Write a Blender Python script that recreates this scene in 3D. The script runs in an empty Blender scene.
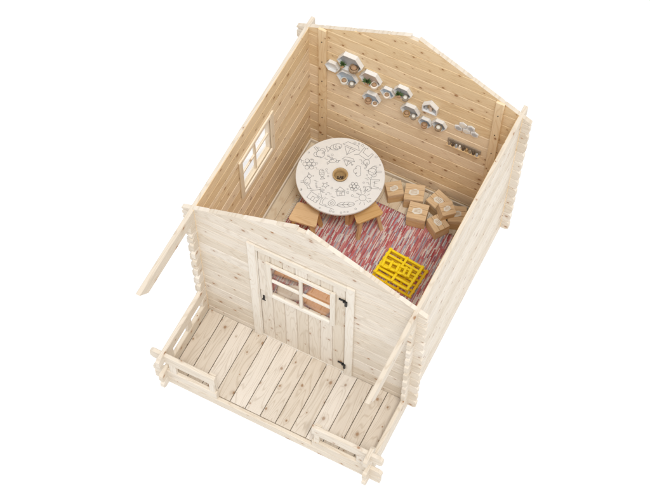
import bpy, bmesh, math, random
from mathutils import Vector, Matrix, Euler
random.seed(7)
S=bpy.context.scene
S.view_settings.view_transform='Standard'; S.view_settings.look='None'; S.view_settings.exposure=0
COL=bpy.context.collection

# ------------------------------------------------------------------ dims
W=2.4; D=2.413; H=2.206; G=0.592; E=0.12; T=0.045; h=H/12
SL=G/(W/2)

# ------------------------------------------------------------------ materials
def newmat(name):
    m=bpy.data.materials.new(name); m.use_nodes=True
    nt=m.node_tree; b=nt.nodes['Principled BSDF']; return m,nt,b
def ramp(nt,stops,interp='LINEAR'):
    r=nt.nodes.new('ShaderNodeValToRGB'); cr=r.color_ramp; cr.interpolation=interp
    while len(cr.elements)<len(stops): cr.elements.new(0.5)
    for e,(p,c) in zip(cr.elements,stops):
        e.position=p; e.color=(c[0],c[1],c[2],1) if hasattr(c,'__len__') else (c,c,c,1)
    return r
def math_(nt,op,a,b=None,c=None):
    n=nt.nodes.new('ShaderNodeMath'); n.operation=op
    for i,v in enumerate((a,b,c)):
        if v is None: continue
        if isinstance(v,(int,float)): n.inputs[i].default_value=v
        else: nt.links.new(v,n.inputs[i])
    return n.outputs[0]
def mix(nt,fac,a,b,blend='MIX'):
    n=nt.nodes.new('ShaderNodeMix'); n.data_type='RGBA'; n.blend_type=blend
    if isinstance(fac,(int,float)): n.inputs[0].default_value=fac
    else: nt.links.new(fac,n.inputs[0])
    for i,v in ((6,a),(7,b)):
        if isinstance(v,tuple): n.inputs[i].default_value=(*v[:3],1)
        else: nt.links.new(v,n.inputs[i])
    return n.outputs[2]
def wood(name,light,dark,knot,rough=.6,kscale=5.0,kthr=.42,var=.12,knotamt=.85,outer=None):
    m,nt,b=newmat(name); L=nt.links
    uv=nt.nodes.new('ShaderNodeUVMap'); uv.uv_map='UVMap'
    def mp(sx,sy):
        n=nt.nodes.new('ShaderNodeMapping'); n.inputs['Scale'].default_value=(sx,sy,1); L.new(uv.outputs[0],n.inputs[0]); return n.outputs[0]
    lt,dk=light,dark
    if outer:   # paler tone past the room; indoors the warm bounce light is painted in
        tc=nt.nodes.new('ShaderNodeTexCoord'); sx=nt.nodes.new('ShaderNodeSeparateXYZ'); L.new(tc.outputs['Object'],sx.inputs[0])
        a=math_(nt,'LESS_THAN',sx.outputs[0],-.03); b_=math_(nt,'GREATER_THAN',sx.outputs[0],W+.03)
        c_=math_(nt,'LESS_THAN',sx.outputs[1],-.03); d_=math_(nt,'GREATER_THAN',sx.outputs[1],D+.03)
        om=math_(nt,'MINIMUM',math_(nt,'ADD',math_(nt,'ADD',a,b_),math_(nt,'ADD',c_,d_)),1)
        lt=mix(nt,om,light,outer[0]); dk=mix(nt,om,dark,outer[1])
    vo=nt.nodes.new('ShaderNodeTexVoronoi'); vo.voronoi_dimensions='2D'; vo.inputs['Scale'].default_value=kscale
    L.new(mp(.8,1),vo.inputs['Vector'])
    sep=nt.nodes.new('ShaderNodeSeparateColor'); L.new(vo.outputs['Color'],sep.inputs[0])
    mask=math_(nt,'GREATER_THAN',sep.outputs[0],kthr)
    ks=kscale/5
    size=math_(nt,'MULTIPLY_ADD',math_(nt,'POWER',sep.outputs[1],2.0),.065*ks,.030*ks)
    dn=math_(nt,'DIVIDE',vo.outputs['Distance'],size)
    core=nt.nodes.new('ShaderNodeMapRange'); core.inputs[1].default_value=.55; core.inputs[2].default_value=1.25; core.inputs[3].default_value=1; core.inputs[4].default_value=0
    L.new(dn,core.inputs[0]); core=math_(nt,'MULTIPLY',core.outputs[0],mask)
    halo=nt.nodes.new('ShaderNodeMapRange'); halo.inputs[1].default_value=.8; halo.inputs[2].default_value=3.6; halo.inputs[3].default_value=1; halo.inputs[4].default_value=0
    L.new(dn,halo.inputs[0]); halo=math_(nt,'MULTIPLY',halo.outputs[0],mask)
    n1=nt.nodes.new('ShaderNodeTexNoise'); n1.inputs['Scale'].default_value=1; n1.inputs['Detail'].default_value=1.5
    L.new(mp(.9,7),n1.inputs['Vector'])
    cont=math_(nt,'MULTIPLY_ADD',n1.outputs['Fac'],13,math_(nt,'MULTIPLY',halo,.8))
    pp=math_(nt,'PINGPONG',cont,.5)
    g1=nt.nodes.new('ShaderNodeMapRange'); g1.inputs[1].default_value=.02; g1.inputs[2].default_value=.22; L.new(pp,g1.inputs[0])
    n2=nt.nodes.new('ShaderNodeTexNoise'); n2.inputs['Scale'].default_value=1; n2.inputs['Detail'].default_value=4
    L.new(mp(5,110),n2.inputs['Vector'])
    gg=math_(nt,'ADD',math_(nt,'MULTIPLY',g1.outputs[0],.55),math_(nt,'MULTIPLY',n2.outputs['Fac'],.65))
    c=mix(nt,gg,dk,lt)
    c=mix(nt,math_(nt,'MULTIPLY',halo,.3),c,tuple(x*.5+y*.5 for x,y in zip(dark,knot)))
    c=mix(nt,math_(nt,'MULTIPLY',core,knotamt),c,knot)
    n3=nt.nodes.new('ShaderNodeTexNoise'); n3.inputs['Scale'].default_value=1; L.new(mp(1.5,4),n3.inputs['Vector'])
    at=nt.nodes.new('ShaderNodeAttribute'); at.attribute_name='pid'
    f=math_(nt,'ADD',math_(nt,'MULTIPLY_ADD',at.outputs['Fac'],var,1-var*.6),math_(nt,'MULTIPLY_ADD',n3.outputs['Fac'],.12,-.06))
    hsv=nt.nodes.new('ShaderNodeHueSaturation'); L.new(c,hsv.inputs['Color']); L.new(f,hsv.inputs['Value'])
    L.new(math_(nt,'MULTIPLY_ADD',at.outputs['Fac'],-.35,1.18),hsv.inputs['Saturation'])
    L.new(hsv.outputs[0],b.inputs['Base Color'])
    b.inputs['Roughness'].default_value=rough; b.inputs['Specular IOR Level'].default_value=.3
    bp=nt.nodes.new('ShaderNodeBump'); bp.inputs['Strength'].default_value=.3; bp.inputs['Distance'].default_value=.002
    L.new(gg,bp.inputs['Height']); L.new(bp.outputs[0],b.inputs['Normal'])
    return m
def plain(name,c,rough=.5,noise=.08,scale=20,metal=0):
    m,nt,b=newmat(name)
    tc=nt.nodes.new('ShaderNodeTexCoord'); n=nt.nodes.new('ShaderNodeTexNoise'); n.inputs['Scale'].default_value=scale; n.inputs['Detail'].default_value=3
    nt.links.new(tc.outputs['Object'],n.inputs['Vector'])
    r=ramp(nt,[(.3,tuple(x*(1-noise) for x in c)),(.7,tuple(min(1,x*(1+noise)) for x in c))])
    nt.links.new(n.outputs['Fac'],r.inputs[0]); nt.links.new(r.outputs[0],b.inputs['Base Color'])
    b.inputs['Roughness'].default_value=rough; b.inputs['Metallic'].default_value=metal
    return m
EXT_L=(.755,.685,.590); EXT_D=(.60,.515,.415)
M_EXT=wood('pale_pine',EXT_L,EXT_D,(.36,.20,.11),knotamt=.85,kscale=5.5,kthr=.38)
M_INT=wood('warm_lit_pine',(.90,.74,.52),(.75,.56,.35),(.32,.15,.06),rough=.5,kscale=6.5,kthr=.42,outer=(EXT_L,EXT_D))  # same pine as outside, with the room's warm light put into the colour
M_DECK=wood('deck_pine',(.71,.645,.565),(.52,.445,.36),(.30,.18,.10),kscale=6,kthr=.4,var=.13,knotamt=.8)
M_FLOOR=wood('floor_pine',(.76,.68,.55),(.62,.51,.38),(.28,.16,.09))
M_FRAME=wood('frame_pine',(.79,.74,.66),(.70,.62,.52),(.40,.24,.12),kthr=.75)
M_WINF=wood('window_frame_pine',(.90,.81,.67),(.82,.70,.53),(.40,.24,.12),kthr=.8)
M_STOOL=wood('oiled_pine',(.76,.53,.29),(.62,.39,.18),(.25,.12,.04),kthr=.8)
M_PLY=wood('plywood',(.74,.55,.34),(.60,.42,.23),(.3,.16,.07),kthr=.9)
M_GAPSHADE=wood('dark_gap_shade',(.3,.24,.17),(.2,.15,.1),(.1,.06,.03))  # dark tone painted in as the shade seen between floor boards
M_WHITE=plain('white_laminate',(.80,.82,.84),.35,.02)
M_INK=plain('ink',(.25,.25,.26),.7,.05)
M_HINGE=plain('black_iron',(.015,.015,.016),.45,.2,metal=.4)
M_YEL=plain('yellow_paint',(1.0,.76,.005),.35,.03)
M_YEL2=plain('ochre_paint',(.90,.62,.005),.4,.05)
M_BLUE=plain('pale_blue_paint',(.50,.61,.74),.5,.04)
M_GREYP=plain('grey_paint',(.48,.50,.53),.6,.06)
M_PINK=plain('blush_paint',(.68,.56,.48),.6,.06)
M_GREEN=plain('leaf_green',(.10,.18,.06),.6,.3)
M_TERRA=plain('clay',(.46,.29,.17),.7,.12)
M_BASKET=plain('woven_basket',(.34,.24,.15),.8,.35,90)
M_BRASS=plain('wooden_bowl',(.50,.35,.17),.5,.15)
M_STICK=plain('paper_label',(.80,.78,.72),.7,.04)
M_BROWNP=plain('brown_tape',(.50,.33,.16),.4,.05)
M_TAUPE=plain('taupe_paint',(.33,.27,.21),.6,.2,60)
M_DKBR=plain('dark_stain',(.12,.085,.06),.6,.2)
M_ORANGE=plain('orange_cloth',(1.0,.50,.22),.9,.10,60)
M_CREAM=plain('cream_cloth',(.88,.82,.74),.9,.05,60)

def glassmat():
    m=bpy.data.materials.new('window_glass'); m.use_nodes=True; nt=m.node_tree; nt.nodes.clear()
    o=nt.nodes.new('ShaderNodeOutputMaterial'); mx=nt.nodes.new('ShaderNodeMixShader'); t=nt.nodes.new('ShaderNodeBsdfTransparent'); g=nt.nodes.new('ShaderNodeBsdfGlossy')
    g.inputs['Roughness'].default_value=.03; t.inputs[0].default_value=(1,.99,.98,1)
    mx.inputs[0].default_value=.24
    nt.links.new(t.outputs[0],mx.inputs[1]); nt.links.new(g.outputs[0],mx.inputs[2]); nt.links.new(mx.outputs[0],o.inputs[0]); return m
M_GLASS=glassmat()

def rugmat():
    m,nt,b=newmat('rag_rug'); L=nt.links
    tc=nt.nodes.new('ShaderNodeTexCoord')
    def nz(sx,sy,det,off=0,dist=0):
        mp=nt.nodes.new('ShaderNodeMapping'); mp.inputs['Scale'].default_value=(sx,sy,1); mp.inputs['Location'].default_value=(off,off,0); L.new(tc.outputs['Object'],mp.inputs[0])
        n=nt.nodes.new('ShaderNodeTexNoise'); n.inputs['Scale'].default_value=1; n.inputs['Detail'].default_value=det; L.new(mp.outputs[0],n.inputs['Vector']); return n.outputs['Fac']
    sx=nt.nodes.new('ShaderNodeSeparateXYZ'); L.new(tc.outputs['Object'],sx.inputs[0])
    col=math_(nt,'FLOOR',math_(nt,'MULTIPLY',sx.outputs[0],96))
    wn0=nt.nodes.new('ShaderNodeTexWhiteNoise'); wn0.noise_dimensions='1D'; L.new(col,wn0.inputs['W'])
    row=math_(nt,'FLOOR',math_(nt,'ADD',math_(nt,'MULTIPLY',sx.outputs[1],9),math_(nt,'MULTIPLY',wn0.outputs['Value'],7)))
    cb=nt.nodes.new('ShaderNodeCombineXYZ'); L.new(col,cb.inputs[0]); L.new(row,cb.inputs[1])
    wn=nt.nodes.new('ShaderNodeTexWhiteNoise'); wn.noise_dimensions='2D'; L.new(cb.outputs[0],wn.inputs['Vector'])
    r=ramp(nt,[(0,(.46,.07,.09)),(.14,(.60,.20,.20)),(.26,(.76,.71,.69)),(.40,(.32,.05,.07)),(.49,(.42,.43,.52)),(.60,(.66,.42,.40)),(.70,(.80,.77,.75)),(.82,(.54,.09,.11)),(.93,(.27,.28,.38))],'CONSTANT')
    L.new(wn.outputs['Value'],r.inputs[0])
    a=nz(60,4,1.0)
    r1=ramp(nt,[(.36,(.42,.10,.11)),(.5,(.70,.56,.54)),(.62,(.42,.39,.46))]); L.new(a,r1.inputs[0])
    c=mix(nt,.24,r.outputs[0],r1.outputs[0])
    f=nz(160,160,1,8); rf=ramp(nt,[(.35,.78),(.65,1.12)]); L.new(f,rf.inputs[0])
    c=mix(nt,1,c,rf.outputs[0],'MULTIPLY')
    L.new(c,b.inputs['Base Color']); b.inputs['Roughness'].default_value=.95; b.inputs['Specular IOR Level'].default_value=.1
    bp=nt.nodes.new('ShaderNodeBump'); bp.inputs['Distance'].default_value=.004; bp.inputs['Strength'].default_value=.5; L.new(a,bp.inputs['Height']); L.new(bp.outputs[0],b.inputs['Normal'])
    return m
M_RUG=rugmat()

# ------------------------------------------------------------------ mesh builder
class MB:
    def __init__(s):
        s.bm=bmesh.new(); s.uv=s.bm.loops.layers.uv.new('UVMap'); s.pid=s.bm.faces.layers.float.new('pid')
    def prism(s,prof,axis,s0,s1,mat=0,M=None,warm=None):
        f0=s0 if callable(s0) else (lambda p,q:s0)
        f1=s1 if callable(s1) else (lambda p,q:s1)
        def P(t,p,q):
            v={'x':(t,p,q),'y':(p,t,q),'z':(p,q,t)}[axis]; v=Vector(v)
            return M@v if M else v
        A=[s.bm.verts.new(P(f0(p,q),p,q)) for p,q in prof]
        B=[s.bm.verts.new(P(f1(p,q),p,q)) for p,q in prof]
        n=len(prof); ou=random.random()*60; ov=random.random()*60; pid=random.random()
        per=[0]
        for i in range(n):
            a=prof[i]; b=prof[(i+1)%n]; per.append(per[-1]+math.hypot(a[0]-b[0],a[1]-b[1]))
        fs=[]
        for i in range(n):
            j=(i+1)%n
            f=s.bm.faces.new((A[i],A[j],B[j],B[i]))
            uvs=((f0(*prof[i]),per[i]),(f0(*prof[j]),per[i+1]),(f1(*prof[j]),per[i+1]),(f1(*prof[i]),per[i]))
            for l,(u,v) in zip(f.loops,uvs): l[s.uv].uv=(u+ou,v+ov)
            fs.append(f)
        lev={}
        for i,(p,q) in enumerate(prof): lev.setdefault(round(q,6),[]).append(i)
        strips=callable(s0) or callable(s1)
        if strips and all(len(v)==2 for v in lev.values()):
            ks=sorted(lev); caps=[]
            for qa,qb in zip(ks,ks[1:]):
                a=sorted(lev[qa],key=lambda i:prof[i][0]); b=sorted(lev[qb],key=lambda i:prof[i][0])
                caps.append((a[0],a[1],b[1],b[0]))
        else: caps=[tuple(range(n))]
        for R_ in (A,B):
            for cp in caps:
                f=s.bm.faces.new([R_[i] for i in cp])
                for l,i in zip(f.loops,cp): l[s.uv].uv=(prof[i][0]*.4+ou,prof[i][1]+ov)
                fs.append(f)
        bmesh.ops.recalc_face_normals(s.bm,faces=fs)
        for f in fs:
            f[s.pid]=pid; f.material_index=mat
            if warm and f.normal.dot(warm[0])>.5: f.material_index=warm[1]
        return fs
    def box(s,a,b,axis='x',c=.003,mat=0,M=None,warm=None):
        idx={'x':(1,2,0),'y':(0,2,1),'z':(0,1,2)}[axis]
        p,q,t=idx
        return s.prism(rect(a[p],b[p],a[q],b[q],c),axis,a[t],b[t],mat,M,warm)
    def disc(s,r,z0,z1,c=.004,n=48,mat=0,M=None,hole=0,ctr=(0,0),ph=0):
        rings=[(r-c,z0),(r,z0+c),(r,z1-c),(r-c,z1)]
        if hole: rings+= [(hole,z1),(hole,z0)]
        V=[[s.bm.verts.new((M or Matrix())@Vector((ctr[0]+rr*math.cos(2*math.pi*i/n+ph),ctr[1]+rr*math.sin(2*math.pi*i/n+ph),z))) for i in range(n)] for rr,z in rings]
        fs=[]; k=len(rings)
        for a in range(k if hole else k-1):
            for i in range(n):
                fs.append(s.bm.faces.new((V[a][i],V[a][(i+1)%n],V[(a+1)%k][(i+1)%n],V[(a+1)%k][i])))
        if not hole: fs.append(s.bm.faces.new(V[0])); fs.append(s.bm.faces.new(V[-1]))
        bmesh.ops.recalc_face_normals(s.bm,faces=fs)
        pid=random.random()
        for f in fs:
            f.material_index=mat; f[s.pid]=pid
            for l in f.loops: l[s.uv].uv=(l.vert.co.x,l.vert.co.y+l.vert.co.z)
        return fs
    def lathe(s,prof,n=20,mat=0,M=None):
        V=[[s.bm.verts.new((M or Matrix())@Vector((r*math.cos(2*math.pi*i/n),r*math.sin(2*math.pi*i/n),z))) for i in range(n)] for r,z in prof]
        for a in range(len(prof)-1):
            for i in range(n):
                f=s.bm.faces.new((V[a][i],V[a][(i+1)%n],V[a+1][(i+1)%n],V[a+1][i])); f.material_index=mat; f.smooth=True
        f=s.bm.faces.new(V[0]); f.material_index=mat
        f=s.bm.faces.new(V[-1]); f.material_index=mat
    def ribbon(s,pts,w,z,mat=0,closed=False):
        pts=[Vector(p) for p in pts]
        if closed: pts.append(pts[0])
        for a,b in zip(pts,pts[1:]):
            d=b-a
            if d.length<1e-6: continue
            d.normalize(); n=Vector((-d.y,d.x))*w/2
            f=s.bm.faces.new([s.bm.verts.new((q.x,q.y,z)) for q in (a-n-d*w*.3,b-n+d*w*.3,b+n+d*w*.3,a+n-d*w*.3)]); f.material_index=mat
    def quad(s,pts,mat=0):
        f=s.bm.faces.new([s.bm.verts.new(p) for p in pts]); f.material_index=mat
    def cushion(s,lx,ly,lz,mat=0,n=16):
        V={}
        for sd in (0,1):
            for i in range(n+1):
                for j in range(n+1):
                    u=i/n*2-1; v=j/n*2-1
                    hgt=max(0,(1-u**4)*(1-v**4))**.5
                    x=u*lx/2; y=v*ly/2
                    key=(i,j,0 if (i in(0,n) or j in(0,n)) else sd)
                    if key not in V: V[key]=s.bm.verts.new((x,y,lz/2+(1 if sd else -1)*hgt*lz/2))
        def g(i,j,sd): return V[(i,j,0 if (i in(0,n) or j in(0,n)) else sd)]
        fs=[]
        for sd in (0,1):
            for i in range(n):
                for j in range(n):
                    f=s.bm.faces.new((g(i,j,sd),g(i+1,j,sd),g(i+1,j+1,sd),g(i,j+1,sd))); f.smooth=True; f.material_index=mat; fs.append(f)
        bmesh.ops.recalc_face_normals(s.bm,faces=fs)
    def obj(s,name,mats,parent=None,loc=None,rot=None,label=None,cat=None,group=None,kind=None):
        me=bpy.data.meshes.new(name); s.bm.to_mesh(me); s.bm.free()
        for m in mats: me.materials.append(m)
        o=bpy.data.objects.new(name,me); COL.objects.link(o)
        return fin(o,parent,loc,rot,label,cat,group,kind)
def fin(o,parent=None,loc=None,rot=None,label=None,cat=None,group=None,kind=None):
    if parent: o.parent=parent
    if loc: o.location=loc
    if rot: o.rotation_euler=rot
    if label: o['label']=label
    if cat: o['category']=cat
    if group: o['group']=group
    if kind: o['kind']=kind
    return o
def empty(name,**k):
    o=bpy.data.objects.new(name,None); COL.objects.link(o); o.empty_display_size=.1; return fin(o,**k)
def rect(p0,p1,q0,q1,c=.003,qs=()):
    pts=[(p0+c,q0),(p1-c,q0),(p1,q0+c)]+[(p1,q) for q in qs if q0+c<q<q1-c]+[(p1,q1-c),(p1-c,q1),(p0+c,q1),(p0,q1-c)]+[(p0,q) for q in reversed(qs) if q0+c<q<q1-c]+[(p0,q0+c)]
    return pts
def inst(src,name,loc,rot,scale=(1,1,1),**k):
    o=src.copy(); o.name=name; COL.objects.link(o); o.location=loc; o.rotation_euler=rot; o.scale=scale
    for key,v in k.items(): o[key]=v
    for ch in src.children:
        c=ch.copy(); COL.objects.link(c); c.parent=o
    return o

# ------------------------------------------------------------------ playhouse
house=empty('playhouse',label='roofless pale pine log playhouse with a small front porch',cat='playhouse')
CH=.0085; NB=.042
def ends(lo,hi,z0,z1,tl=True,tr=True,cut=.042):
    nb=min(NB,(z1-z0)*.3)
    def edge(q):
        d=min(q-z0,z1-q)
        return max(0,1-d/nb)*cut
    def f0(p,q): return lo+(edge(q) if tl else 0)
    def f1(p,q): return hi-(edge(q) if tr else 0)
    return f0,f1
def log(mb,axis,c,lo,hi,z0,z1,tl=True,tr=True,warm=None,ch=CH):
    f0,f1=ends(lo,hi,z0,z1,tl,tr); nb=min(NB,(z1-z0)*.3)
    c_=min(ch,(z1-z0)*.2,.018)
    mb.prism(rect(c-T/2,c+T/2,z0+.0010,z1-.0010,c_,(z0+nb,z1-nb)),axis,f0,f1,0,None,warm)
BOT=-.09
def gable_wall(yc,opening,warmdir,top):
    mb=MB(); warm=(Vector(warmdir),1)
    levels=[BOT]+[ (k+.5)*h for k in range(0,17)]
    for z0,z1 in zip(levels,levels[1:]):
        if z0>=top-.03: break
        z1=min(z1,top)
        def start(z): return max(-E,(z-H)/SL) if z>H-E*SL else -E
        if z1<=H-E*SL+.06:
            segs=[(z0,z1,-E,W+E,True,True)]
            if opening:
                ox0,ox1,oz=opening
                if z1<=oz: segs=[(z0,z1,-E,ox0,True,False),(z0,z1,ox1,W+E,False,True)]
                elif z0<oz: segs=[(z0,oz,-E,ox0,True,False),(z0,oz,ox1,W+E,False,True),(oz,z1,-E,W+E,True,True)]
            for a,b,lo,hi,tl,tr in segs: log(mb,'x',yc,lo,hi,a,b,tl,tr,warm)
        else:
            qs=tuple(q for q in (H-E*SL,H,H+.02) if z0<q<z1)
            if z1>=top-1e-6 and top-z0>.05:
                nx=.045; nz=top-.06
                mb.prism(rect(yc-T/2,yc+T/2,z0+.001,nz,.003),'x',lambda p,q:start(q),lambda p,q:W-start(q),0,None,warm)
                zt=H+(W/2-nx)*SL
                mb.prism(rect(yc-T/2,yc+T/2,nz+.0005,zt-.002,.002),'x',lambda p,q:start(q),lambda p,q:W/2-nx,0,None,warm)
                mb.prism(rect(yc-T/2,yc+T/2,nz+.0005,zt-.002,.002),'x',lambda p,q:W/2+nx,lambda p,q:W-start(q),0,None,warm)
            else:
                mb.prism(rect(yc-T/2,yc+T/2,z0+.001,z1-.001,CH,qs),'x',lambda p,q:start(q),lambda p,q:W-start(q),0,None,warm)
    return mb
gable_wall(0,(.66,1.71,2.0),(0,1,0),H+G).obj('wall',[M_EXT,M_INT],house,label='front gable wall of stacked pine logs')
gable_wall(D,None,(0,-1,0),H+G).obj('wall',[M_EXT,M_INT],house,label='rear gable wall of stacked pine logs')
WY0,WY1=.87,1.51; WZ0,WZ1=1.13,1.76
def side_wall(xc,win,warmdir):
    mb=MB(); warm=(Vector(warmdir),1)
    for k in range(13):
        z1=H-k*h; z0=z1-h
        if k==12: z0=-.16; z1=-.001
        lo=-E; hi=D+E
        if k==0:
            def f0(p,q,z0=z0,z1=z1): return -1.056+(.13 if q<z0+.02 else 0)
            mb.prism(rect(xc-T/2,xc+T/2,z0+.001,z1,.006),'y',f0,hi,0,None,warm); continue
        if k==9 and win: lo=-.90-E
        if k in (11,12): lo=-.90-E
        if win and z0<WZ1 and z1>WZ0:
            cuts=sorted({z0,z1,*[z for z in (WZ0,WZ1) if z0<z<z1]})
            for a,b in zip(cuts,cuts[1:]):
                c_=CH if (a,b)==(z0,z1) else .002
                if a>=WZ0-1e-6 and b<=WZ1+1e-6:
                    log(mb,'y',xc,lo,WY0,a,b,True,False,warm,c_); log(mb,'y',xc,WY1,hi,a,b,False,True,warm,c_)
                else: log(mb,'y',xc,lo,hi,a,b,True,True,warm,c_)
        else: log(mb,'y',xc,lo,hi,z0,z1,True,True,warm)
        if k==9 and not win: log(mb,'y',xc,-.90-E,-.90+E*.7,z0,z1,True,True,warm)
    return mb
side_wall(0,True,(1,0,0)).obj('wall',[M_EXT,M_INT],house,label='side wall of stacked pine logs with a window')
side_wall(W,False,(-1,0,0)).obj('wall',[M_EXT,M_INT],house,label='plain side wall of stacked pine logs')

for sgn,(x0,x1) in enumerate(((-E-.03,.62),(1.75,W+E+.03))):
    mb=MB(); yc=-.90
    log(mb,'x',yc,x0,x1,.35,.53,sgn==0,sgn==1)
    log(mb,'x',yc,x0,x1,.002,.15,sgn==0,sgn==1)
    xe=.57 if sgn==0 else 1.80
    mb.box((xe-.035,yc+T/2+.001,.004),(xe+.035,yc+T/2+.03,.50),'z')
    xc=0.10 if sgn==0 else W-.10
    mb.box((xc-.04,yc-.018,.151),(xc+.04,yc+.018,.349),'z')
    mb.box((xe-.03,yc-.018,.151),(xe+.03,yc+.018,.349),'z')
    mb.obj('porch_railing',[M_EXT],house)
for x,ys in ((0,(-.78,-.40)),(W,(-.86,))):
    for y in ys:
        mb=MB(); mb.box((x-.018,y-.04,h+.001),(x+.018,y+.04,H-10*h-.001+0),'z'); mb.obj('railing_post',[M_EXT],house)
mb=MB(); mb.prism(rect(-.90-T/2,-.90+T/2,-.16,-.001,.008),'x',-E-.02,W+E+.02)
mb.obj('porch_sill',[M_EXT],house)
mb=MB(); n=13; x0=T/2+.004; x1=W-T/2-.004; w=(x1-x0)/n
for i in range(n):
    mb.prism(rect(x0+i*w+.0035,x0+(i+1)*w-.0035,-.032,random.uniform(-.001,.001),.004),'y',-.874,-T/2-.003)
mb.box((x0,-.87,-.07),(x1,-.03,-.04),'x',mat=1)  # dark sheet added below so the plank gaps look shaded
mb.obj('porch_floor',[M_DECK,M_GAPSHADE],house)
mb=MB(); n=20; w=(x1-x0)/n
for i in range(n):
    mb.prism(rect(x0+i*w+.001,x0+(i+1)*w-.001,-.03,0,.003),'y',T/2+.002,D-T/2-.002)
mb.box((x0,.04,-.07),(x1,D-.04,-.035),'x',mat=1)  # same added dark sheet under the room boards
mb.obj('floor',[M_FLOOR,M_GAPSHADE],house)
mb=MB(); mb.box((x0,D-T/2-.018,.002),(x1,D-T/2-.001,.06),'x'); mb.obj('skirting_board',[M_FRAME],house)
mb=MB(); mb.box((T/2+.001,.03,.002),(T/2+.018,D-.045,.06),'y'); mb.obj('skirting_board',[M_FRAME],house)
for x in (.19,2.18):
    mb=MB(); y=D-T/2-.001
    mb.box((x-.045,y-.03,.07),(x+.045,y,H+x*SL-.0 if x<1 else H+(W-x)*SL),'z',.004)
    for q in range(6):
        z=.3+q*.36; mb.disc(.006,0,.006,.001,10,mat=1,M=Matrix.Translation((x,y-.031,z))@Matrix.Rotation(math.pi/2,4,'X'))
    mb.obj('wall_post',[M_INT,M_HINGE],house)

def framering(mb,axis,c0,c1,a0,a1,b0,b1,wd,c=.004):
    def bx(A0,A1,B0,B1,ax):
        if axis=='x': mb.box((c0,A0,B0),(c1,A1,B1),'y' if ax=='h' else 'z',c)
        else: mb.box((A0,c0,B0),(A1,c1,B1),'x' if ax=='h' else 'z',c)
    bx(a0,a0+wd,b0,b1,'v'); bx(a1-wd,a1,b0,b1,'v')
    bx(a0+wd+.0005,a1-wd-.0005,b1-wd,b1,'h'); bx(a0+wd+.0005,a1-wd-.0005,b0,b0+wd,'h')
win=empty('window',parent=house)
mb=MB(); framering(mb,'x',T/2+.001,T/2+.02,WY0-.045,WY1+.045,WZ0-.045,WZ1+.045,.062)
framering(mb,'x',-T/2-.02,-T/2-.001,WY0-.05,WY1+.05,WZ0-.05,WZ1+.05,.07)
framering(mb,'x',-.02,.018,WY0+.002,WY1-.002,WZ0+.002,WZ1-.002,.035)
ym=(WY0+WY1)/2; zm=(WZ0+WZ1)/2
mb.box((-.012,ym-.014,WZ0+.038),(.012,ym+.014,WZ1-.038),'z',.002)
mb.box((-.011,WY0+.038,zm-.013),(.011,ym-.0145,zm+.013),'y',.002); mb.box((-.011,ym+.0145,zm-.013),(.011,WY1-.038,zm+.013),'y',.002)
mb.obj('frame',[M_WINF],win)
mb=MB(); mb.quad([(-.002,WY0+.03,WZ0+.03),(-.002,WY1-.03,WZ0+.03),(-.002,WY1-.03,WZ1-.03),(-.002,WY0+.03,WZ1-.03)]); mb.obj('window_pane',[M_GLASS],win)

door=empty('door',parent=house,loc=(0,0,0))
mb=MB(); yo=-T/2-.001
mb.box((.60,yo-.022,.004),(.69,yo,2.075),'z',.004); mb.box((1.68,yo-.022,.004),(1.77,yo,2.075),'z',.004); mb.box((.6905,yo-.022,1.99),(1.6795,yo,2.075),'x',.004)
mb.box((.66,-T/2-.006,.004),(.70,T/2+.002,1.985),'z',.003);mb.box((1.67,-T/2-.006,.004),(1.71,T/2+.002,1.985),'z',.003)
mb.box((.701,-.03,.002),(1.669,.03,.018),'x',.003)
mb.obj('door_frame',[M_FRAME],door)
dx0,dx1,dz0,dz1=.704,1.666,.02,1.982; wx0,wx1,wz0,wz1=.83,1.535,1.12,1.79
mb=MB(); y0,y1=-.026,.004
nb=7; bw=(dx1-dx0)/nb
for i in range(nb):
    a=dx0+i*bw+.001; b=dx0+(i+1)*bw-.001
    mb.prism(rect(a,b,y0,y1,.008),'z',dz0,wz0-.002)
    mb.prism(rect(a,b,y0,y1,.008),'z',wz1+.002,dz1)
mb.box((dx0,y0,wz0-.001),(wx0-.001,y1,wz1+.001),'z'); mb.box((wx1+.001,y0,wz0-.001),(dx1,y1,wz1+.001),'z')
mb.obj('door_leaf',[M_EXT],door)
mb=MB(); framering(mb,'y',-.050,-.027,wx0-.03,wx1+.03,wz0-.03,wz1+.03,.055)
mx_=(wx0+wx1)/2; mz=(wz0+wz1)/2
mb.box((mx_-.017,-.045,wz0+.027),(mx_+.017,-.02,wz1-.027),'z',.002)
mb.box((wx0+.027,-.044,mz-.017),(mx_-.0175,-.021,mz+.017),'x',.002);mb.box((mx_+.0175,-.044,mz-.017),(wx1-.027,-.021,mz+.017),'x',.002)
mb.obj('window_frame',[M_FRAME],door)
mb=MB(); mb.quad([(wx0+.003,-.012,wz0+.003),(wx1-.003,-.012,wz0+.003),(wx1-.003,-.012,wz1-.003),(wx0+.003,-.012,wz1-.003)]); mb.obj('window_pane',[M_GLASS],door)
for z in (.22,1.74):
    mb=MB(); mb.box((1.60,-.036,z-.015),(1.67,-.0265,z+.015),'x',.002); mb.box((1.674,-.062,z-.045),(1.70,-.046,z+.045),'z',.002)
    mb.box((1.65,-.05,z-.012),(1.69,-.037,z+.012),'x',.003)
    mb.obj('hinge',[M_HINGE],door)
mb=MB(); mb.box((.735,-.036,.93),(.755,-.0265,1.01),'z',.003); mb.box((.739,-.060,.97),(.751,-.036,.982),'y',.003); mb.box((.739,-.063,.969),(.78,-.054,.983),'x',.004)
mb.obj('handle',[M_HINGE],door)

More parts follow.
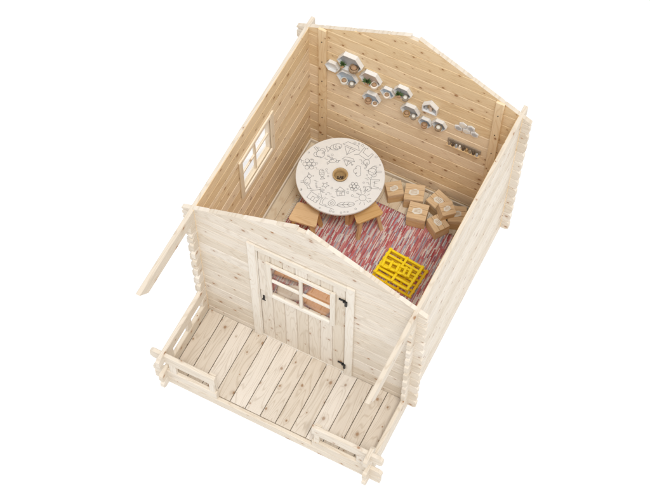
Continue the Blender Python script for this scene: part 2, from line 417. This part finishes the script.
# ------------------------------------------------------------------ rug
mb=MB(); nx,ny=60,50; rx0,rx1,ry0,ry1=.27,2.30,.30,2.0
V=[[None]*(ny+1) for _ in range(nx+1)]
for i in range(nx+1):
    for j in range(ny+1):
        x=rx0+(rx1-rx0)*i/nx; y=ry0+(ry1-ry0)*j/ny
        V[i][j]=mb.bm.verts.new((x+.002*math.sin(y*9),y+.002*math.sin(x*7),.013+.002*math.sin(x*14+y*5)+.001*math.sin(y*23)))
for i in range(nx):
    for j in range(ny):
        f=mb.bm.faces.new((V[i][j],V[i+1][j],V[i+1][j+1],V[i][j+1])); f.smooth=True
ring=[V[i][0] for i in range(nx+1)]+[V[nx][j] for j in range(1,ny+1)]+[V[i][ny] for i in range(nx-1,-1,-1)]+[V[0][j] for j in range(ny-1,0,-1)]
lo=[mb.bm.verts.new((v.co.x,v.co.y,.002)) for v in ring]
for i in range(len(ring)):
    j=(i+1)%len(ring); mb.bm.faces.new((ring[i],lo[i],lo[j],ring[j]))
rug=mb.obj('rug',[M_RUG],label='red, pink and white striped woven rag rug on the plank floor',cat='rug')
for side in (rx0,rx1):
    mb=MB()
    sg=-1 if side==rx0 else 1
    y=ry0+.01
    while y<ry1-.01:
        mb.box((min(side,side+sg*.045),y,.004),(max(side,side+sg*.045),y+.006,.009),'x',.001,M=Matrix.Translation((side,y,0))@Matrix.Rotation(random.uniform(-.3,.3),4,'Z')@Matrix.Translation((-side,-y,0)))
        y+=.022
    mb.obj('fringe',[M_STICK],rug)
def cush(loc,rz,l,mat,lab):  # cushions are added to give the door panes their warm glow
    mb=MB(); mb.cushion(*l); c=mb.obj('added_cushion',[mat],loc=loc,rot=(0,0,rz),label=lab,cat='cushion',group='added cushions behind the door glass')
cush((.66,.80,.016),.1,(.42,.28,.09),M_ORANGE,'orange cushion added behind the door for a warm glow in its panes')
cush((1.08,.62,.016),-.25,(.34,.34,.08),M_ORANGE,'orange cushion added behind the door for a warm glow in its panes')
cush((.72,.52,.016),.4,(.26,.18,.07),M_CREAM,'small cream cushion added beside an orange one')

# ------------------------------------------------------------------ table
TX,TY,TZ=.70,1.80,.62
table=empty('round_table',loc=(TX,TY,0),label='round white play table with black line drawings on top',cat='table')
mb=MB(); mb.disc(.49,TZ-.03,TZ,.004,72,hole=.080); mb.obj('tabletop',[M_WHITE],table)
mb=MB(); lw=.0040; zt=TZ+.0015
def circ(cx,cy,r,n=14,a0=0,a1=2*math.pi,ry=None):
    return [(cx+r*math.cos(a0+(a1-a0)*i/n),cy+(ry or r)*math.sin(a0+(a1-a0)*i/n)) for i in range(n+1)]
def d_flower():
    L=[circ(0,0,.22)]
    for k in range(6):
        a=k*math.pi/3; L.append(circ(.42*math.cos(a),.42*math.sin(a),.2,9))
    L+= [[(0,-.6),(0,-1.1)],[(0,-.9),(.25,-.7)]]; return L
def d_house(): return [[(-.5,-.6),(.5,-.6),(.5,.1),(-.5,.1),(-.5,-.6)],[(-.65,.1),(0,.75),(.65,.1)],[(-.12,-.6),(-.12,-.2),(.14,-.2),(.14,-.6)],[(.2,-.1),(.38,-.1),(.38,.02),(.2,.02)]]
def d_fish(): return [circ(0,0,.6,16,ry=.32),[(.55,0),(.9,.3),(.9,-.3),(.55,0)],circ(-.32,.08,.06,6),[(-.1,.25),(.05,0),(-.1,-.25)],[(.15,.25),(.28,0),(.15,-.25)]]
def d_sun():
    L=[circ(0,0,.32)]
    for k in range(10):
        a=k*math.pi/5; L.append([(.45*math.cos(a),.45*math.sin(a)),(.75*math.cos(a),.75*math.sin(a))])
    return L
def d_snail(): 
    sp=[(.2+.03*t*math.cos(t),.1+.03*t*math.sin(t)) for t in [i*.5 for i in range(30)]]
    return [sp,[(-.8,-.45),(.7,-.45)],[(-.8,-.45),(-.85,.1),(-.75,.35)],[(-.55,-.3),(-.65,.1),(-.55,.35)]]
def d_cloud(): return [circ(-.4,0,.3,9,.6,5),circ(0,.2,.36,9,0,3.3),circ(.45,0,.28,9,-2,2),[(-.4,-.28),(.4,-.28)]]
def d_dog():
    return [circ(-.5,.35,.27,12),[(-.7,.5),(-.85,.75),(-.55,.62)],[(-.3,.2),(.55,.25),(.65,-.6),(.5,-.6),(.4,-.15),(-.2,-.15),(-.25,-.6),(-.4,-.6),(-.45,.08)],[(.55,.25),(.8,.55)],circ(-.58,.4,.04,5)]
def d_tree(): return [[(-.08,-.8),(-.08,-.2)],[(.08,-.8),(.08,-.2)],circ(0,.15,.4,14),circ(-.35,-.02,.25,8,1.6,5.6),circ(.35,-.02,.25,8,-2.4,1.6)]
def d_leaf(): return [circ(0,0,.75,14,ry=.25),[(-.9,0),(.75,0)],[(-.3,0),(-.1,.2)],[(-.3,0),(-.1,-.2)],[(.1,0),(.3,.16)],[(.1,0),(.3,-.16)]]
def d_star(): return [[(.5*(1 if k%2 else .42)*math.cos(k*math.pi/5),.5*(1 if k%2 else .42)*math.sin(k*math.pi/5)) for k in range(11)]]
def d_boat(): return [[(-.8,-.1),(.8,-.1),(.5,-.5),(-.5,-.5),(-.8,-.1)],[(0,-.1),(0,.8),(.55,.05),(0,.05)],[(0,.7),(-.45,.05),(0,.05)]]
def d_bird(): return [circ(0,0,.45,13,ry=.3),circ(-.5,.25,.18,9),[(-.67,.28),(-.9,.22),(-.66,.18)],[(.4,.1),(.85,.3),(.8,.0),(.42,-.08)],[(-.05,-.3),(-.05,-.6)],[(.12,-.28),(.12,-.6)],circ(.05,.02,.22,7,3.3,6.1)]
DD=[d_flower,d_house,d_fish,d_sun,d_snail,d_cloud,d_dog,d_tree,d_leaf,d_star,d_boat,d_bird]
def put(fn,cx,cy,sc,rot):
    ca,sa=math.cos(rot),math.sin(rot)
    for pl in fn():
        mb.ribbon([(cx+sc*(x*ca-y*sa),cy+sc*(x*sa+y*ca)) for x,y in pl],lw,zt)
order=[6,10,2,7,0,11,1,4,8,3,6,7,5,10,11,2,9,1,0,8]
k=0
for R_,n_,sc in ((.37,12,.125),(.205,7,.09)):
    for i in range(n_):
        a=2*math.pi*(i+.2*random.random())/n_+R_*3
        put(DD[order[k%20]],R_*math.cos(a),R_*math.sin(a),sc*random.uniform(.9,1.05),a+math.pi/2+random.uniform(-.3,.3)); k+=1
for i in range(50):
    a=random.random()*6.28; r=random.choice((random.uniform(.27,.30),random.uniform(.45,.47),random.uniform(.12,.47)))
    mb.ribbon(circ(r*math.cos(a),r*math.sin(a),random.uniform(.005,.014),7),lw*.7,zt+.0004)
    a2=a+.2; x_,y_=r*math.cos(a2),r*math.sin(a2)
    if .14<r<.42: mb.ribbon([(x_,y_),(x_+.02,y_+.012),(x_+.03,y_-.006),(x_+.05,y_+.008)],lw*.7,zt+.0006)
mb.obj('line_drawing',[M_INK],table)
for k in range(4):
    a=math.pi/4+k*math.pi/2; mb=MB()
    mb.prism([(-.022,-.022),(.022,-.022),(.022,.022),(-.022,.022)],'z',0,TZ-.0305,0,Matrix(((1,0,0,.28*math.cos(a)),(0,1,0,.28*math.sin(a)),(0,0,1,0),(0,0,0,1))))
    mb.obj('leg',[M_STOOL],table)
bowl=MB(); bowl.lathe([(.040,TZ-.12),(.066,TZ-.09),(.076,TZ+.0),(.086,TZ+.025),(.084,TZ+.031),(.070,TZ+.029),(.064,TZ-.02),(.055,TZ-.09),(.01,TZ-.10)],36)
b=bowl.obj('bowl',[M_BRASS],loc=(TX,TY,0),label='small wooden bowl set in the table centre hole',cat='bowl')
pc=MB()
for i in range(14):
    a=i*2.4; r_=.0125*math.sqrt(i); pc.lathe([(.002,0),(.009,.006),(.010,.014),(.003,.022)],8,i%5==0 and 1 or 0,Matrix.Translation((r_*math.cos(a),r_*math.sin(a),TZ-.085)))
pc.obj('pebbles',[M_DKBR,M_TAUPE],b)

# ------------------------------------------------------------------ stools
def stool(loc,rz,label):
    s=empty('stool',loc=loc,rot=(0,0,rz),label=label,cat='stool',group='wooden stools around the table')
    mb=MB(); mb.prism([(-.16,-.10),(-.14,-.12),(.14,-.12),(.16,-.10),(.13,.11),(.11,.125),(-.11,.125),(-.13,.11)],'z',.345,.37,0)
    mb.obj('seat',[M_STOOL],s)
    for sx in (-1,1):
        for sy in (-1,1):
            mb=MB(); mb.prism([(-.018,-.022),(.018,-.022),(.018,.022),(-.018,.022)],'z',0,.344,0,Matrix.Translation((sx*.145,sy*.11,0))@Matrix.Shear('XY',4,(-sx*.13,-sy*.08)))
            mb.obj('leg',[M_STOOL],s)
    mb=MB(); mb.box((-.12,-.009,.13),(.12,.009,.165),'x'); mb.obj('stretcher',[M_STOOL],s)
    return s
stool((.52,1.31,.015),.15,'small splay-legged wooden stool tucked under the table edge')
stool((1.09,1.66,.015),.9,'small splay-legged wooden stool beside the boxes')

# ------------------------------------------------------------------ boxes
def toybox():
    s=empty('wooden_box',label='small brown wooden storage box with a paper label',cat='box',group='brown boxes heaped by the wall')
    mb=MB(); a=.115
    for z0,z1 in ((0,.07),(.0715,.14),(.1415,.2)):
        mb.box((-a,-a,z0),(a,-a+.012,z1),'x'); mb.box((-a,a-.012,z0),(a,a,z1),'x')
        mb.box((-a,-a+.0125,z0),(-a+.012,a-.0125,z1),'y'); mb.box((a-.012,-a+.0125,z0),(a,a-.0125,z1),'y')
    mb.box((-a+.013,-a+.013,.0),(a-.013,a-.013,.01),'x')
    mb.obj('body',[M_PLY],s)
    mb=MB()
    for i in range(3):
        y=-a+.002+i*.0765; mb.box((-a-.004,y,.2005),(a+.004,y+.073,.214),'x')
    mb.obj('lid',[M_PLY],s)
    mb=MB(); mb.prism([(-.07,-.03),(-.03,-.052),(.02,-.04),(.055,-.02),(.05,.03),(.01,.045),(-.03,.03),(-.06,.02)],'z',.2145,.2165)
    for i in range(3): mb.ribbon([(-.045+random.uniform(0,.01),-.02+i*.018),(-.02,-.018+i*.018),(.03,-.02+i*.018+random.uniform(-.006,.006))],.005,.2173,1)
    mb.obj('label',[M_STICK,M_BROWNP],s)
    return s
b0=toybox(); b0.location=(1.43,2.21,.002); b0.rotation_euler=(0,0,.3); b0.scale=(.92,)*3
bl=[((1.20,2.17,.002),(0,0,.65),.78),((1.72,2.24,.002),(0,0,-.35),.9),((1.57,2.00,.018),(0,0,.2),.92),((1.97,2.18,.002),(0,0,.4),.88),((1.83,1.98,.02),(.0,0,-.6),.82),((1.84,2.12,.19),(.16,.12,.8),.68),((2.2,2.2,.002),(0,0,.1),.9)]
for loc,rot,sc in bl: inst(b0,'wooden_box',loc,rot,(sc,sc,sc))

# ------------------------------------------------------------------ yellow toy rack
yt=empty('yellow_rack',loc=(1.70,1.29,.016),rot=(0,0,-.1),label='bright yellow openwork toy rack of rails and crossbars on the rug',cat='toy'); yt.scale=(.94,.9,.85)
def rackframe(nm,x0,x1,ys,xs,z,M=None,tr=.026,tc_=.016,mat=0):
    mb=MB()
    for y in ys: mb.box((x0,y-tr/2-.002,z),(x1,y+tr/2+.002,z+.028),'x',.004,M=M,mat=mat)
    for x in xs: mb.box((x-tc_,min(ys)-.015,z+.0285),(x+tc_,max(ys)+.015,z+.045),'y',.004,M=M,mat=mat)
    mb.obj(nm,[M_YEL,M_YEL2],yt)
rackframe('base_frame',-.27,.27,(-.20,-.12,-.04,.04,.12,.20),(-.25,-.08,.08,.25),0,mat=1)
for x,y in ((-.24,-.18),(.20,-.18),(-.24,.18),(.20,.18)):
    mb=MB(); mb.box((x-.014,y-.014,.046),(x+.014,y+.014,.099),'z',.003); mb.obj('upright',[M_YEL],yt)
rackframe('upper_frame',-.26,.22,(-.18,-.108,-.036,.036,.108,.18),(-.235,-.01,.20),.10)
Mx=Matrix.Translation((-.02,0,.147))@Matrix.Rotation(.12,4,'Z')
rackframe('ladder',-.22,.16,(-.06,.03),(-.19,-.10,-.01,.08,.14),0,M=Mx)

# ------------------------------------------------------------------ hexagon shelves
YB=D-T/2-.001
def hexshelf(x,z,r,dep,back,label,rot=0):
    s=empty('hexagon_shelf',loc=(x,YB,z),rot=(0,rot,0),label=label,cat='shelf',group='hexagon shelves on the back wall')
    mb=MB(); t=.008
    for k in range(6):
        a0=math.radians(60*k); a1=math.radians(60*(k+1))
        o0=(r*math.cos(a0),r*math.sin(a0)); o1=(r*math.cos(a1),r*math.sin(a1)); i0=((r-t)*math.cos(a0),(r-t)*math.sin(a0)); i1=((r-t)*math.cos(a1),(r-t)*math.sin(a1))
        mb.prism([o0,o1,i1,i0],'y',-dep,-.0005)
    mb.obj('frame',[M_WHITE],s)
    mb=MB(); mb.prism([((r-t-.001)*math.cos(math.radians(60*k)),(r-t-.001)*math.sin(math.radians(60*k))) for k in range(6)],'y',-.008,-.001)
    mb.obj('back_panel',[back],s)
    return s
HX=[(.52,1.94,.145,.055,M_GREYP,'white hexagon shelf with a grey back holding a basket'),
(.49,1.64,.125,.045,M_BLUE,'white hexagon shelf with a pale blue back'),
(.31,1.73,.085,.04,M_WHITE,'small plain white hexagon shelf'),
(.76,1.80,.125,.05,M_PINK,'white hexagon shelf with a blush back and a plant'),
(.78,1.45,.105,.045,M_BLUE,'white hexagon shelf with a pale blue back and a clay pot'),
(.96,1.68,.085,.04,M_BLUE,'small hexagon shelf with a pale blue back'),
(1.13,1.80,.105,.045,M_GREYP,'white hexagon shelf with a grey back and a plant'),
(1.23,1.52,.11,.045,M_GREYP,'white hexagon shelf with small toys'),
(1.41,1.42,.08,.04,M_BLUE,'small pale blue hexagon shelf'),
(1.57,1.48,.085,.04,M_GREYP,'small grey-backed hexagon shelf')]
for q in HX: hexshelf(*q)
def plant(x,z,sc,lab):
    s=empty('potted_plant',loc=(x,YB-.045,z),label=lab,cat='plant',group='small plants on the hexagon shelves'); s.scale=(sc,)*3
    mb=MB(); mb.lathe([(.018,0),(.026,.04),(.028,.045),(.022,.043)],14); mb.obj('pot',[M_TERRA],s)
    mb=MB()
    for i in range(44):
        a=random.random()*6.28; e=random.uniform(.1,1.4); l=random.uniform(.03,.07)
        d=Vector((math.cos(a)*math.cos(e),math.sin(a)*math.cos(e)*.6,math.sin(e))); sd=Vector((-math.sin(a),math.cos(a),0))*.008
        o=Vector((0,0,.04)); f=mb.bm.faces.new([mb.bm.verts.new(v) for v in (o,o+d*l*.5+sd,o+d*l,o+d*l*.5-sd)])
    mb.obj('foliage',[M_GREEN],s)
plant(.73,1.70,1.1,'small green plant in a clay pot on a blush shelf')
plant(1.10,1.715,1.0,'small green plant in a clay pot on a grey shelf')
plant(.44,1.835,.9,'small green plant beside a woven basket')
def basket(x,z,sc,mat,lab,nm='basket',cat='basket'):
    s=empty(nm,loc=(x,YB-.045,z),label=lab,cat=cat); s.scale=(sc,)*3
    mb=MB(); mb.lathe([(.028,0),(.04,.02),(.042,.045),(.036,.06),(.032,.058),(.03,.03)],18); mb.obj('body',[mat],s)
    mb=MB(); mb.lathe([(.01,.03),(.026,.04),(.024,.062),(.008,.07)],12); mb.obj('filling',[M_STICK if (mat is M_BASKET and sc<1.2) or mat is M_TAUPE else M_TERRA],s)
basket(.57,1.835,1.3,M_BASKET,'brown woven basket on a hexagon shelf')
basket(.81,1.70,1.0,M_CREAM,'cream pot beside a plant on a blush shelf','cream_pot','pot')
basket(.75,1.37,.95,M_TERRA,'little clay pot on a hexagon shelf','clay_pot','pot')
basket(.83,1.37,.8,M_CREAM,'little cream pot on a hexagon shelf','cream_pot','pot')
basket(.46,1.545,1.0,M_STICK,'white bowl on a pale blue shelf','white_bowl','bowl')
basket(.55,1.545,.9,M_TAUPE,'taupe bowl on a pale blue shelf','taupe_bowl','bowl')
basket(1.17,1.715,.9,M_TAUPE,'taupe pot beside a plant on a grey shelf','taupe_pot','pot')
basket(1.20,1.435,.95,M_BROWNP,'tan pot on a white hexagon shelf','tan_pot','pot')
basket(1.28,1.435,.85,M_TAUPE,'taupe pot on a white hexagon shelf','taupe_pot','pot')
basket(1.57,1.42,.95,M_BASKET,'little woven basket on a small shelf')
basket(.96,1.62,.9,M_CREAM,'little cream pot on a blue shelf','cream_pot','pot')
basket(1.41,1.36,.9,M_TERRA,'tiny clay pot on a small blue shelf','clay_pot','pot')
s=empty('house_shelf',loc=(1.45,YB,1.72),label='small white house-shaped shelf with tiny figures',cat='shelf')
mb=MB()
pts=[(-.085,-.06),(.085,-.06),(.085,.04),(0,.12),(-.085,.04)]
ip=[(x*.85,y*.85) for x,y in pts]
for i in range(5):
    j=(i+1)%5; mb.prism([pts[i],pts[j],ip[j],ip[i]],'y',-.05,-.0005)
mb.obj('frame',[M_WHITE],s)
for i,(xa,xb,zb,mm) in enumerate(((-.065,-.035,.01,M_GREYP),(-.01,.02,.03,M_PINK),(.035,.06,.005,M_GREYP))):
    mb=MB(); mb.box((xa,-.03,-.048),(xb,-.01,zb),'z'); mb.obj('figure',[mm],s)
s=empty('hexagon_tile_ornament',loc=(1.87,YB,1.56),label='cluster of small pale hexagonal tiles hung on the wall',cat='ornament'); s.scale=(1.3,1,1.3)
for i,(px,pz) in enumerate(((-.07,0),(0,0),(.07,0),(-.035,.062),(.035,.062))):
    mb=MB(); mb.disc(.038,0,.014,.003,6,M=Matrix.Translation((px,-.001,pz))@Matrix.Rotation(math.pi/2,4,'X'),ph=math.pi/6)
    mb.disc(.024,.0145,.017,.001,6,mat=1,M=Matrix.Translation((px,-.001,pz))@Matrix.Rotation(math.pi/2,4,'X'),ph=math.pi/6)
    mb.obj('tile',[M_WHITE,M_STICK if i%2 else M_GREYP],s)
s=empty('figure_shelf',loc=(1.87,YB,1.25),label='brown-grey wall strip lined with small carved figures',cat='shelf')
mb=MB(); mb.box((-.19,-.05,-.045),(.19,-.0005,-.033),'x'); mb.box((-.19,-.012,-.032),(.19,-.0006,.045),'x',mat=1); mb.obj('ledge',[M_PLY,M_TAUPE],s)
mats=[M_TAUPE,M_DKBR,M_GREYP,M_CREAM,M_DKBR,M_BROWNP]
for k in range(9):
    mb=MB(); x=-.16+k*.040; hh=random.uniform(.04,.07)
    mb.lathe([(.014,0),(.017,hh*.3),(.009,hh*.6),(.013,hh*.8),(.004,hh)],8,0,Matrix.Translation((x,-.032,-.0325)))
    mb.obj('figure',[mats[k%6]],s)

# ------------------------------------------------------------------ ground, light, camera
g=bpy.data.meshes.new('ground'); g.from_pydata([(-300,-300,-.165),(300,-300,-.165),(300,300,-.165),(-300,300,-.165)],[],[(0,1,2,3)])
go=bpy.data.objects.new('ground',g); COL.objects.link(go); go['kind']='structure'; go['label']='seamless white floor with an added glow that hides shadows'
m,nt,b=newmat('glowing_white_floor'); b.inputs['Base Color'].default_value=(.1,.1,.1,1); b.inputs['Emission Color'].default_value=(1,1,1,1); b.inputs['Emission Strength'].default_value=1.0; b.inputs['Roughness'].default_value=1  # floor glow is added: it hides shadows and lights the walls from below
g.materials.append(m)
w=bpy.data.worlds.new('World'); S.world=w; w.use_nodes=True
w.node_tree.nodes['Background'].inputs[0].default_value=(1,.99,.98,1); w.node_tree.nodes['Background'].inputs[1].default_value=.93
ld=bpy.data.lights.new('sun','SUN'); ld.energy=1.45; ld.angle=math.radians(14); ld.color=(1,.95,.88)
lo=bpy.data.objects.new('sun',ld); COL.objects.link(lo)
lo.rotation_euler=Vector((-.25,.30,-1)).to_track_quat('-Z','Y').to_euler()
cd=bpy.data.cameras.new('camera'); cam=bpy.data.objects.new('camera',cd); COL.objects.link(cam)
def Rm(a,b,c): return Matrix.Rotation(c,4,'Z')@Matrix.Rotation(b,4,'Y')@Matrix.Rotation(a,4,'X')
cam.matrix_world=Matrix.Translation((4.4403,-5.8757,15.1776))@Rm(.4839,.0007,.4731)
cd.sensor_width=36; cd.lens=36*1538.4/650; cd.clip_end=1000; cd.shift_y=-.0045; cd.shift_x=.0015
S.camera=cam
